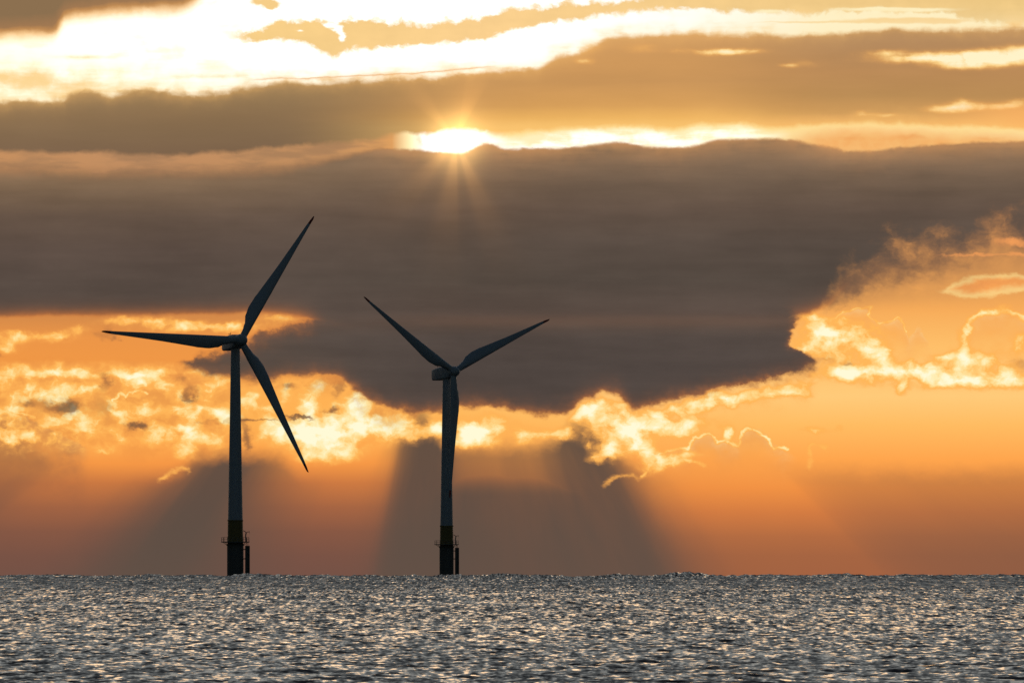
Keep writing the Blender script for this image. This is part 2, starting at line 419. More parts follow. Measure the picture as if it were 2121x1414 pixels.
    body = N.ramp(Y, [(290, (132, 108, 84)), (340, (124, 102, 82)), (380, (110, 91, 75)), (430, (99, 82, 70)), (500, (90, 77, 68)),
                      (580, (84, 73, 65)), (650, (90, 76, 68)), (672, (92, 77, 68)), (700, (84, 73, 67)), (760, (80, 70, 65)), (860, (78, 68, 63))], 280.0, 900.0)
    lft = N.ramp(Y, [(290, (150, 118, 88)), (350, (148, 118, 88)), (400, (122, 99, 78)), (450, (101, 83, 70)), (520, (92, 77, 68)),
                     (640, (84, 73, 66)), (760, (92, 78, 68)), (860, (84, 72, 64))], 280.0, 900.0)
    body = N.mix(N.smooth(1000, 250, X), body, lft)
    body = N.scale(body, (big - 0.5) * 0.5 + (st - 0.5) * 0.42 + (wisp - 0.5) * 0.16 + 1.0)
    # sunlight leaking through the upper rim and the thin lower rim
    body = N.mix(N.m('EXPONENT', N.m('MAXIMUM', dt, 0.0) * -0.05) * N.smooth(700, 860, X) * N.smooth(0.2, 0.6, fl * 0.5 + st * 0.5) * 0.85, body, lin((212, 152, 96)))
    rimb = N.m('EXPONENT', N.m('MAXIMUM', N.m('MAXIMUM', d1, N.m('MINIMUM', d2r, d2l)), 0.0) * -0.11) * N.m('MAXIMUM', N.smooth(1770, 1700, X), N.smooth(640, 665, Y))
    body = N.mix(rimb * 0.75, body, lin((226, 132, 60)))
    # soft warm streak that lies across the bank at the height of the break
    strk = N.m('EXPONENT', ((Y - 664.0) * (Y - 664.0)) * -0.006) * N.smooth(700, 1000, X) * N.smooth(1750, 1600, X)
    body = N.mix(strk * 0.13, body, lin((150, 108, 84)))
    # brown wisps hanging off the right end
    hz = N.m('EXPONENT', N.m('MINIMUM', d1 + 10.0, 0.0) * 0.02) * N.smooth(1690, 1760, X) * N.smooth(655, 610, Y) * N.smooth(0.12, 0.66, wisp)
    c = N.mix(hz * 0.95, c, lin((136, 99, 74)))
    hb = gsum(N.v('ADD', P0, N.v('ADD', N.v('MULTIPLY', nB, (90, 60, 0)), N.v('MULTIPLY', nC, (16, 14, 0)))),
              [(1758, 600, 34, 34, 1.0), (1800, 575, 50, 26, .9), (1870, 555, 70, 26, .8), (1960, 545, 90, 22, .6), (1720, 628, 30, 14, .7)])
    c = N.mix(N.smooth(0.1, 1.3, hb * (wisp * 1.6 + 0.1)) * 0.9, c, lin((134, 98, 72)))
    orr = gsum(Pf, [(2095, 500, 40, 10, 1.0), (2030, 526, 60, 4, .7), (1960, 528, 40, 3, .4), (2110, 528, 30, 6, .6)])
    c = N.mix(N.smooth(0.2, 1.0, orr) * 0.85, c, lin((252, 164, 92)))

    # ---- 6. upper sky: bright break, seen between the banks
    hot = N.ramp(X, [(0, (255, 250, 226)), (400, (255, 255, 246)), (1400, (255, 255, 248)), (1700, (255, 242, 200)), (2121, (255, 238, 190))], 0.0, 2121.0)
    hot = N.scale(hot, N.smooth(1750, 900, X) * 0.25 + 1.0)
    hot = N.mix(N.smooth(0.5, 0.72, st * 0.6 + fl * 0.4) * N.smooth(900, 200, X) * 0.7, hot, lin((255, 232, 184)))
    up = N.mix(N.smooth(95, 185, Y) * N.smooth(700, 150, X) * N.smooth(0.3, 0.62, fl * 0.5 + st * 0.5) * 0.8, hot, lin((255, 226, 160)))
    cream = gsum(Pm, [(20, 170, 120, 22, .9), (60, 175, 60, 20, .6), (170, 120, 60, 5, .8), (200, 118, 90, 8, .3), (60, 150, 130, 14, .5), (400, 162, 60, 6, .6),
                      (340, 165, 50, 5, .4), (150, 180, 40, 12, .7), (480, 160, 50, 5, .5), (390, 78, 50, 3, .35), (410, 62, 40, 3, .35), (20, 205, 70, 5, .5)])
    up = N.mix(N.smooth(0.1, 1.1, cream * (fl * 1.5 + st * 1.0 - 0.55)), up, lin((253, 214, 146)))
    # peach veil clouds across the top
    vt = N.curve(X, [(430, 70), (500, 70), (540, 62), (580, 40), (660, 46), (700, 44), (740, 40), (840, 46), (890, 54), (935, 42), (1000, 36), (1020, 28),
                     (1060, 16), (1200, 7), (1330, -6), (1450, -60), (2121, -120)])
    vb = N.curve(X, [(430, 72), (470, 80), (540, 88), (590, 84), (640, 98), (690, 118), (720, 106), (800, 100), (900, 90), (1000, 82), (1045, 66),
                     (1080, 62), (1130, 50), (1200, 40), (1300, 26), (1400, 18), (1500, 26), (1600, 28), (1800, 24), (1960, 30), (2030, 48), (2121, 54)])
    xv, yv = N.sep(warp(14, 8, 30, 16))[:2]
    vf = (fl - 0.5) * 30.0 + (fl2 - 0.5) * 36.0
    vm = N.smooth(-7.0, 8.0, yv - vt + vf) * N.smooth(-6.0, 7.0, vb - yv + vf * 0.7) * N.smooth(450, 520, X)
    vh = N.smooth(0.2, 0.8, gsum(N.v('ADD', P0, N.v('MULTIPLY', nB, (40, 14, 0))),
                                [(682, 52, 12, 5, .9), (698, 62, 10, 8, 1.0), (710, 76, 8, 10, 1.0), (1075, 68, 26, 5, 1.0), (1100, 72, 20, 4, .6), (620, 66, 10, 3, .6)]))
    vcol = N.ramp(X, [(500, (246, 206, 134)), (1000, (250, 208, 142)), (1450, (244, 204, 136)), (2121, (236, 198, 128))], 0.0, 2121.0)
    vcol = N.scale(vcol, (fl - 0.5) * 0.16 + (st - 0.5) * 0.14 + 1.0)
    up = N.mix(vm * (1.0 - vh), up, vcol)
    sm = gsum(Pf, [(548, 6, 30, 10, 1.2), (560, 16, 10, 6, .6)])
    up = N.mix(N.smooth(0.3, 0.8, sm), up, lin((246, 206, 136)))
    stk = gsum(N.v('ADD', P0, N.v('MULTIPLY', nB, (50, 8, 0))), [(1590, 24, 34, 5, .9), (1790, 20, 80, 4, .8), (1900, 22, 90, 5, 1.0), (1860, 34, 120, 4, .4)])
    up = N.mix(N.smooth(0.2, 1.0, stk), up, lin((255, 240, 192)))
    pe = gsum(N.v('ADD', P0, N.v('MULTIPLY', nB, (60, 8, 0))), [(1650, 47, 120, 3, .7), (1850, 44, 110, 7, 1.1), (1960, 46, 60, 6, .8)])
    up = N.mix(N.smooth(0.3, 1.0, pe), up, lin((247, 208, 140)))
    # dark cloud in the top left corner
    tl = N.curve(X, [(0, 80), (60, 76), (108, 74), (122, 58), (132, 42), (200, 32), (250, 26), (300, 22), (350, 22), (390, 12), (450, -30), (2121, -60)])
    tld = tl - Ym + (fl - 0.5) * 16.0
    tlm = N.smooth(-10.0, 14.0, tld)
    tlc = N.ramp(tld, [(0, (240, 172, 92)), (8, (206, 148, 86)), (20, (160, 120, 82)), (45, (140, 112, 80))], 0.0, 50.0)
    up = N.mix(N.smooth(-26.0, 4.0, tld) * 0.7, up, lin((255, 214, 140)))
    up = N.mix(tlm, up, tlc)
    # ---- 7. middle bank
    mt = N.curve(X, [(0, 214), (60, 208), (130, 208), (146, 196), (200, 190), (225, 196), (250, 188), (310, 184), (370, 192), (440, 190), (500, 180),
                     (560, 172), (640, 170), (740, 166), (820, 163), (900, 158), (980, 150), (1040, 144), (1110, 138), (1150, 118), (1200, 108), (1235, 92), (1260, 80), (1320, 72),
                     (1400, 70), (1480, 69), (1600, 70), (1720, 68), (1800, 62), (1900, 60), (2121, 60)])
    mb = N.curve(X, [(0, 311), (120, 318), (200, 312), (260, 320), (340, 322), (460, 316), (600, 304), (700, 296), (780, 288), (822, 274), (846, 270), (862, 276), (900, 274), (950, 268),
                     (1000, 274), (1050, 276), (1100, 271), (1180, 266), (1250, 262), (1330, 260), (1400, 266), (1450, 257), (1540, 257), (1600, 266), (1680, 262),
                     (1760, 256), (1850, 256), (1950, 262), (2040, 266), (2121, 270)])
    mf = (fl - 0.5) * 18.0 + (fl2 - 0.5) * 9.0 + (st - 0.5) * 16.0
    mtd = Ym - mt + mf
    mbd = mb - Ym + ((fl - 0.5) * 16.0 + (fl2 - 0.5) * 6.0)
    mm = N.smooth(-6.0, 10.0, mtd)
    up = N.mix(N.m('EXPONENT', N.m('MINIMUM', mtd, 0.0) * 0.05) * 0.6, up, lin((255, 236, 190)))
    # loose cream shreds just above the bank
    shr = N.m('EXPONENT', N.m('MINIMUM', mtd, 0.0) * 0.05) * N.smooth(0.46, 0.68, st * 0.55 + fl * 0.45)
    up = N.mix(shr * 0.75, up, lin((252, 204, 128)))
    mL = N.ramp(Y, [(190, (148, 120, 84)), (240, (140, 112, 80)), (280, (132, 106, 78)), (320, (126, 100, 76))], 150.0, 350.0)
    mR = N.ramp(Y, [(60, (206, 154, 98)), (130, (206, 152, 92)), (170, (200, 148, 90)), (220, (214, 158, 90)), (245, (234, 176, 94)), (265, (246, 194, 110))], 50.0, 350.0)
    mRR = N.ramp(Y, [(60, (172, 132, 92)), (85, (178, 136, 94)), (150, (186, 138, 88)), (200, (186, 140, 86)), (235, (200, 148, 88)), (260, (240, 172, 100))], 50.0, 350.0)
    mc = N.mix(N.smooth(560, 1180, X), mL, mR)
    mc = N.mix(N.smooth(1380, 1780, X), mc, mRR)
    mc = N.scale(mc, (st - 0.5) * 0.16 + (big - 0.5) * 0.2 + 1.0)
    # gaps and thin places in the middle bank
    gp = gsum(Pm, [(1940, 120, 120, 11, 1.1), (2040, 122, 90, 14, 1.0), (2000, 138, 60, 9, .8), (2110, 108, 60, 16, .8), (1840, 110, 50, 6, .5), (1470, 108, 60, 7, .7), (1540, 106, 50, 7, .6),
                   (1410, 104, 16, 7, .4), (1205, 130, 20, 8, .5), (1640, 138, 14, 4, .5), (1670, 134, 40, 10, .3), (1960, 228, 50, 9, .6), (2050, 222, 90, 8, .7), (1990, 215, 20, 12, .5),
                   (2121, 212, 40, 10, .5), (1820, 240, 60, 6, .5), (1780, 234, 20, 8, .35), (1330, 100, 50, 12, .4), (1210, 104, 40, 14, .4)])
    gpn = gp * (st * 1.3 + fl * 1.2 + fl2 * 0.5 - 0.75)
    gcol2 = N.ramp(gpn, [(0, (222, 158, 92)), (.3, (240, 176, 98)), (.55, (254, 212, 138)), (.9, (255, 243, 200))], 0.0, 1.0)
    mc = N.mix(N.smooth(0.02, 0.6, gpn), mc, gcol2)
    warm = N.smooth(1880, 2121, X) * N.smooth(205, 235, Y)
    mc = N.mix(warm * 0.8, mc, lin((252, 178, 100)))
    # lit upper rim
    mc = N.mix(N.m('EXPONENT', N.m('MAXIMUM', mtd, 0.0) * -0.085) * 0.7, mc, lin((248, 190, 112)))
    up = N.mix(mm, up, mc)
    fine = N.m('EXPONENT', N.m('ABSOLUTE', Ym - mt + 8.0) * -0.55) * N.smooth(420, 520, X) * N.smooth(1080, 980, X) * N.smooth(0.45, 0.6, st)
    up = N.mix(fine * 0.8, up, lin((226, 160, 84)))

    # ---- 8. break under the middle bank with the sun in it
    slit = N.ramp(X, [(0, (198, 144, 96)), (300, (194, 142, 98)), (700, (196, 144, 96)), (812, (222, 160, 96)), (850, (255, 236, 180)), (880, (255, 255, 250)), (1560, (255, 252, 226)), (1640, (255, 226, 160)),
                       (1760, (254, 206, 136)), (2121, (255, 222, 156))], 0.0, 2121.0)
    slit = N.scale(slit, N.smooth(820, 880, X) * N.smooth(1650, 1500, X) * 0.25 + 1.0)
    sp = gsum(Pf, [(1770, 286, 30, 8, .9), (1890, 290, 34, 10, 1.3), (2050, 292, 30, 6, .7), (1800, 300, 60, 6, .5), (1700, 292, 20, 5, .4), (2000, 298, 30, 4, .4)])
    slit = N.mix(N.smooth(0.15, 1.1, sp), slit, lin((226, 152, 92)))
    puffs = N.smooth(0.4, 0.66, puffn) * N.smooth(830, 760, X)
    slit = N.mix(puffs * 0.55, slit, lin((150, 116, 86)))
    slit = N.mix(N.smooth(16.0, 0.0, -mbd) * N.smooth(980, 1060, X), slit, lin((255, 222, 150)))
    slit = N.mix(N.smooth(0.56, 0.4, st * 0.6 + fl * 0.4) * N.smooth(990, 1080, X) * 0.75, slit, lin((255, 224, 150)))
    slow = N.smooth(0.0, 34.0, -mbd) * N.smooth(1600, 1700, X)
    slit = N.mix(slow * (fl * 0.9 + 0.35), slit, lin((244, 172, 98)))
    gap8 = gsum(Pf, [(866, 290, 6, 16, .5), (1015, 300, 18, 8, .9)])
    slit = N.mix(gap8 * 0.8, slit, lin((222, 156, 84)))
    inslit = N.smooth(-7.0, 7.0, -mbd)
    slitglow = N.m('EXPONENT', N.m('MAXIMUM', mbd, 0.0) * -0.055) * N.smooth(860, 1000, X) * 0.75
    up = N.mix(slitglow, up, lin((252, 196, 112)))
    up = N.mix(inslit, up, slit)
    # below the break the great bank takes over
    isup = N.smooth(1.0, 0.0, top)

    # ---- 9. glow of the sun through thin cloud, with shafts
    ds = N.v('SUBTRACT', P0, (945.0, 290.0, 0))
    r = N.v('LENGTH', ds)
    g1 = N.m('EXPONENT', r * r * (-1 / (46.0 * 46.0)))
    sx_, sy_, _ = N.sep(ds)
    phi = N.m('ARCTAN2', sx_, sy_)
    shaft = N.curve(phi, [(-3.15, .5), (-2.7, .25), (-2.45, .7), (-2.2, .25), (-1.6, .2), (-1.0, .25), (-.72, .7), (-.42, .3), (-.12, .95), (.0, .9), (.14, .35), (.34, .95), (.52, .6),
                          (.8, .2), (1.6, .2), (2.3, .2), (2.6, .35), (2.85, 1.0), (3.0, .7), (3.15, .5)], -3.15, 3.15, 1.0)
    g2 = N.m('EXPONENT', r * (-1 / 62.0)) * (shaft * 1.25 + 0.25)
    glow = N.mix(1.0, N.scale((1.0, .62, .20, 1), g1 * 0.85), N.scale((0.55, .25, .065, 1), g2 * 0.85), 'ADD')
    def background(col):
        b = N.node('ShaderNodeBackground'); N.put(b.inputs[0], col)
        return b.outputs[0]
    def shade_mix(f, a, b):
        n = N.node('ShaderNodeMixShader'); N.put(n.inputs[0], f)
        t.links.new(a, n.inputs[1]); t.links.new(b, n.inputs[2])
        return n.outputs[0]
    low = shade_mix(mass, background(c), background(body))
    both = shade_mix(isup, low, background(up))
    ad = N.node('ShaderNodeAddShader'); t.links.new(both, ad.inputs[0]); t.links.new(background(glow), ad.inputs[1])
    inside = N.smooth(-420.0, -60.0, Y) * N.smooth(-2200.0, -300.0, X) * N.smooth(4300.0, 2500.0, X)
    ms = shade_mix(inside, background(broad), ad.outputs[0])
    out = N.node('ShaderNodeOutputWorld'); t.links.new(ms, out.inputs[0])
    w.cycles.sampling_method = 'MANUAL'; w.cycles.sample_map_resolution = 2048
build_sky()

# ------------------------------------------------------------------ materials
def material(name, color, rough=0.5, var=0.12, scale=0.6, streak=False):
    m = bpy.data.materials.new(name); m.use_nodes = True
    N = Net(m.node_tree)
    b = m.node_tree.nodes['Principled BSDF']
    tc = N.node('ShaderNodeTexCoord')
    p = S(N, tc.outputs['Object'])
    if streak:
        p = N.v('MULTIPLY', p, (1.6, 1.6, 0.12))
    n = N.noise(p, scale, 5, 0.6)
    c = N.mix(n, tuple(v * (1 - var) for v in color) + (1,), tuple(min(1, v * (1 + var)) for v in color) + (1,))
    N.put(b.inputs['Base Color'], c)
    b.inputs['Roughness'].default_value = rough
    return m

M_WHITE = material('pale grey paint', (0.52, 0.56, 0.60), 0.45, .10, 0.5, True)
M_BLADE = material('pale grey gelcoat', (0.52, 0.56, 0.60), 0.4, .06, 0.3)
M_RED = material('red blade tip paint', (0.42, 0.05, 0.04), 0.45, .08)
M_YELLOW = material('yellow marine paint', (0.27, 0.19, 0.055), 0.5, .18, 0.8, True)
M_PILE = material('weathered dark steel', (0.16, 0.15, 0.135), 0.7, .35, 0.8, True)
M_STEEL = material('galvanised steel', (0.22, 0.21, 0.19), 0.6, .2)

def water_material():
    m = bpy.data.materials.new('sea water'); m.use_nodes = True
    N = Net(m.node_tree)
    b = m.node_tree.nodes['Principled BSDF']
    g = N.node('ShaderNodeNewGeometry')
    P = S(N, g.outputs['Position']); Nrm = S(N, g.outputs['Normal'])
    x, y, z = N.sep(P)
    acc = None
    # chop of growing length: short ripples inshore, longer waves further out
    for i, (lx, ly, ax, ay, lo0, lo1, hi0, hi1) in enumerate([
            (0.13, 0.22, .18, .28, -2, -1, 400, 800),
            (0.22, 1.0, .15, .26, 60, 160, 700, 1300),
            (0.22, 4.0, .13, .28, 180, 420, 1000, 2200),
            (0.24, 15.0, .13, .30, 450, 800, 3000, 5000),
            (0.45, 60.0, .10, .30, 900, 1600, 6000, 8000),
            (1.1, 3.0, .05, .10, -2, -1, 900, 1600),
            (2.0, 40.0, .04, .12, 300, 700, 3000, 5000)]):
        wv = N.smooth(lo0, lo1, y) * N.smooth(hi1, hi0, y)
        n = N.v('SUBTRACT', N.noise(N.v('ADD', N.v('MULTIPLY', P, (1 / lx, 1 / ly, 0)), (3.7 * i, 9.1 * i, i * 5.0)), 1.0, 2.0, 0.5, color=True), (0.5, 0.5, 0.5))
        n = N.v('SCALE', N.v('MULTIPLY', n, (ax * 2.2, ay * 2.2, 0)), scale=wv)
        acc = n if acc is None else N.v('ADD', acc, n)
    # patches of rougher and smoother water, and the odd steep little face
    patch = N.noise(N.v('MULTIPLY', P, (1 / 9.0, 1 / 70.0, 0)), 1.0, 3.0, 0.55)
    stp = N.noise(N.v('ADD', N.v('MULTIPLY', P, (1 / 0.9, 1 / 1.6, 0)), (4.0, 8.0, 2.0)), 1.0, 2.0, 0.5)
    stq = N.noise(N.v('ADD', N.v('MULTIPLY', P, (1 / 0.7, 1 / 24.0, 0)), (9.0, 1.0, 6.0)), 1.0, 2.0, 0.5)
    near = N.smooth(900, 350, y)
    face = N.smooth(0.55, 0.72, stp) * near + N.smooth(0.56, 0.74, stq) * N.smooth(250, 600, y) * 0.8
    acc = N.v('SCALE', acc, scale=patch * 0.9 + 0.40)
    acc = N.v('ADD', acc, N.xyz(0.0, face * -0.28 - (patch - 0.45) * 0.12, 0.0))
    steep = N.smooth(200, 1400, y) * -0.085 - 0.125
    acc = N.v('ADD', acc, N.xyz(0.0, steep, 0.0))
    nn = N.v('NORMALIZE', N.v('ADD', Nrm, acc))
    b.inputs['Base Color'].default_value = (0.006, 0.009, 0.016, 1)
    b.inputs['Roughness'].default_value = 0.07
    b.inputs['IOR'].default_value = 1.333
    N.put(b.inputs['Normal'], nn)
    return m
M_WATER = water_material()

# ------------------------------------------------------------------ sea
R_EARTH = 1.82e6
def build_sea():
    rng = np.random.default_rng(7)
    a_in = np.linspace(rad(-3.5), rad(3.5), 1300)
    step = a_in[1] - a_in[0]
    out = []
    a = a_in[-1]; s = step
    while a < math.pi - 0.02:
        s = min(s * 1.18, rad(6)); a += s; out.append(min(a, math.pi))
    out = np.array(out); out[-1] = math.pi - 1e-4
    ang = np.concatenate([-out[::-1], a_in, out])
    near = np.array([1.0, 3, 7, 14, 25, 40, 60, 80, 100, 120, 140])
    f = 11378.0
    t0, t1 = 1 / 155.0, 1 / 1000.0
    n1 = int((t0 - t1) * CAM_H * f * 4.6)
    mid = 1.0 / np.linspace(t0, t1, n1)
    far = np.linspace(1012, 3600, 170)
    away = np.array([3800, 4200, 5000, 6500, 9000])
    r = np.concatenate([near, mid, far, away])
    A, Rr = np.meshgrid(ang, r)
    x = (Rr * np.sin(A)).astype(np.float32); y = (Rr * np.cos(A)).astype(np.float32)
    z = np.zeros_like(x)
    def smooth(a, b, v):
        q = np.clip((v - a) / (b - a), 0, 1); return q * q * (3 - 2 * q)
    for k in range(46):
        lam = 0.32 * (2.6 / 0.32) ** rng.random()
        th = rng.normal(0, 0.75)
        kx = 2 * math.pi / lam * math.sin(th); ky = 2 * math.pi / lam * math.cos(th)
        amp = 0.0040 * (lam / 0.8) ** 0.6
        z += np.float32(amp) * np.sin(np.float32(kx) * x + np.float32(ky) * y + np.float32(rng.random() * 6.28)).astype(np.float32)
    sw = np.zeros_like(x)
    for k in range(10):                                    # low swell
        lam = 5 * 4.0 ** rng.random()
        th = rng.normal(0, 0.7)
        kx = 2 * math.pi / lam * math.sin(th); ky = 2 * math.pi / lam * math.cos(th)
        sw += np.sin(np.float32(kx) * x + np.float32(ky) * y + np.float32(rng.random() * 6.28)).astype(np.float32)
    z += sw * 0.008
    off = np.zeros_like(x)
    for k in range(12):                                    # added offshore waves, shaping heat-haze lumps into the waterline
        lam = 9 * 7.0 ** rng.random()
        kx = 2 * math.pi / lam; ky = rng.normal(0, 1) * 2 * math.pi / 500
        off += (0.12 * (lam / 30) ** 0.3) * np.sin(np.float32(kx) * x + np.float32(ky) * y + np.float32(rng.random() * 6.28)).astype(np.float32)
    for k in range(12):
        lam = 1.0 * 5.0 ** rng.random()
        kx = 2 * math.pi / lam; ky = rng.normal(0, 1) * 2 * math.pi / 120
        off += 0.05 * np.sin(np.float32(kx) * x + np.float32(ky) * y + np.float32(rng.random() * 6.28)).astype(np.float32)
    z += off * smooth(1500, 2700, Rr)
    z *= smooth(3, 60, Rr)
    z -= (Rr * Rr / (2 * R_EARTH)).astype(np.float32)
    nr, nc = x.shape
    co = np.stack([x, y, z], -1).reshape(-1, 3).astype(np.float32)
    i = np.arange(nr - 1)[:, None] * nc + np.arange(nc - 1)[None, :]
    quads = np.stack([i, i + 1, i + nc + 1, i + nc], -1).reshape(-1, 4).astype(np.int32)
    me = bpy.data.meshes.new('sea')
    me.vertices.add(len(co)); me.vertices.foreach_set('co', co.ravel())
    me.loops.add(quads.size); me.loops.foreach_set('vertex_index', quads[:, ::-1].ravel())
    me.polygons.add(len(quads))
    me.polygons.foreach_set('loop_start', np.arange(0, quads.size, 4, dtype=np.int32))
    me.polygons.foreach_set('use_smooth', np.ones(len(quads), dtype=bool))
    me.update(calc_edges=True)
    me.materials.append(M_WATER)
    o = bpy.data.objects.new('sea', me); COL.objects.link(o)
    o['kind'] = 'structure'
    return o
build_sea()

# ------------------------------------------------------------------ mesh helpers
def add_loft(bm, rings, cap=True):
    """rings: list of lists of Vectors with equal length; returns nothing"""
    vs = [[bm.verts.new(p) for p in r] for r in rings]
    n = len(vs[0])
    for a, b in zip(vs, vs[1:]):
        for i in range(n):
            bm.faces.new((a[i], a[(i + 1) % n], b[(i + 1) % n], b[i]))
    if cap:
        bm.faces.new(vs[0][::-1]); bm.faces.new(vs[-1])

def ring(c, u, v, ru, rv=None, n=32):
    rv = ru if rv is None else rv
    return [c + u * (ru * math.cos(2 * math.pi * i / n)) + v * (rv * math.sin(2 * math.pi * i / n)) for i in range(n)]

def frame_of(d):
    d = d.normalized()
    u = d.orthogonal().normalized()
    return u, d.cross(u)

def add_tube(bm, pts, r, n=10):
    pts = [Vector(p) for p in pts]
    for a, b in zip(pts, pts[1:]):
        u, v = frame_of(b - a)
        add_loft(bm, [ring(a, u, v, r, n=n), ring(b, u, v, r, n=n)])

def add_lathe(bm, prof, n=48, c=Vector((0, 0, 0))):
    ex, ey = Vector((1, 0, 0)), Vector((0, 1, 0))
    add_loft(bm, [ring(c + Vector((0, 0, z)), ex, ey, r, n=n) for r, z in prof])

def part(name, bm, mat, parent, smooth=True):
    bmesh.ops.recalc_face_normals(bm, faces=bm.faces)
    me = bpy.data.meshes.new(name); bm.to_mesh(me); bm.free()
    me.materials.append(mat)
    if smooth:
        for p in me.polygons:
            p.use_smooth = True
        try:
            me.set_sharp_from_angle(angle=rad(40))
        except Exception:
            pass
    o = bpy.data.objects.new(name, me); COL.objects.link(o)
    o.parent = parent
    return o

# ------------------------------------------------------------------ wind turbine
CHORD = [(0.0, .95, 1.0), (.03, .95, 1.0), (.08, 1.15, .85), (.14, 1.62, .55), (.2, 1.78, .38), (.27, 1.72, .30), (.4, 1.42, .24),
         (.55, 1.08, .21), (.7, .80, .19), (.82, .58, .18), (.92, .41, .18), (.97, .31, .18), (.99, .22, .18), (1.0, .08, .2)]
def blade_rings(sections, centre, axis, rdir, R0, R1, pitch0):
    """aerofoil sections along rdir; leading edge straight, trailing edge bulges"""
    cdir = axis.cross(rdir).normalized()          # in the rotor plane, anticlockwise seen from the front
    rings = []
    for f, half, tc in sections:
        rr = R0 + (R1 - R0) * f
        chord = half * 2
        tw = rad(pitch0 + 11 * (1 - f) ** 2 * min(1, f / .15))
        cd = cdir * math.cos(tw) - axis * math.sin(tw)
        td = axis * math.cos(tw) + cdir * math.sin(tw)
        lead = .95 - .62 * min(1.0, f / .9) ** 1.1   # distance from pitch axis to leading edge
        lead = min(lead, chord * .5) if f < .05 else min(lead, chord * .62)
        mid = chord * .5 - lead
        base = centre + rdir * rr + axis * (0.6 * f * f)
        pts = []
        n = 24
        for i in range(n):
            a = 2 * math.pi * i / n
            x = math.cos(a); yv = math.sin(a) * tc * (1.0 if tc > .8 else (1 - .35 * x))
            pts.append(base + cd * (mid + x * chord * .5) + td * (yv * chord * .5))
        rings.append(pts)
    return rings

def interp_sections(a, b, n):
    out = []
    fs = [p[0] for p in CHORD]
    for k in range(n):
        f = a + (b - a) * k / (n - 1)
        for (f0, h0, t0), (f1, h1, t1) in zip(CHORD, CHORD[1:]):
            if f0 <= f <= f1:
                q = (f - f0) / (f1 - f0); q2 = q * q * (3 - 2 * q) if f < .3 else q
                out.append((f, h0 + (h1 - h0) * q2, t0 + (t1 - t0) * q2)); break
    return out

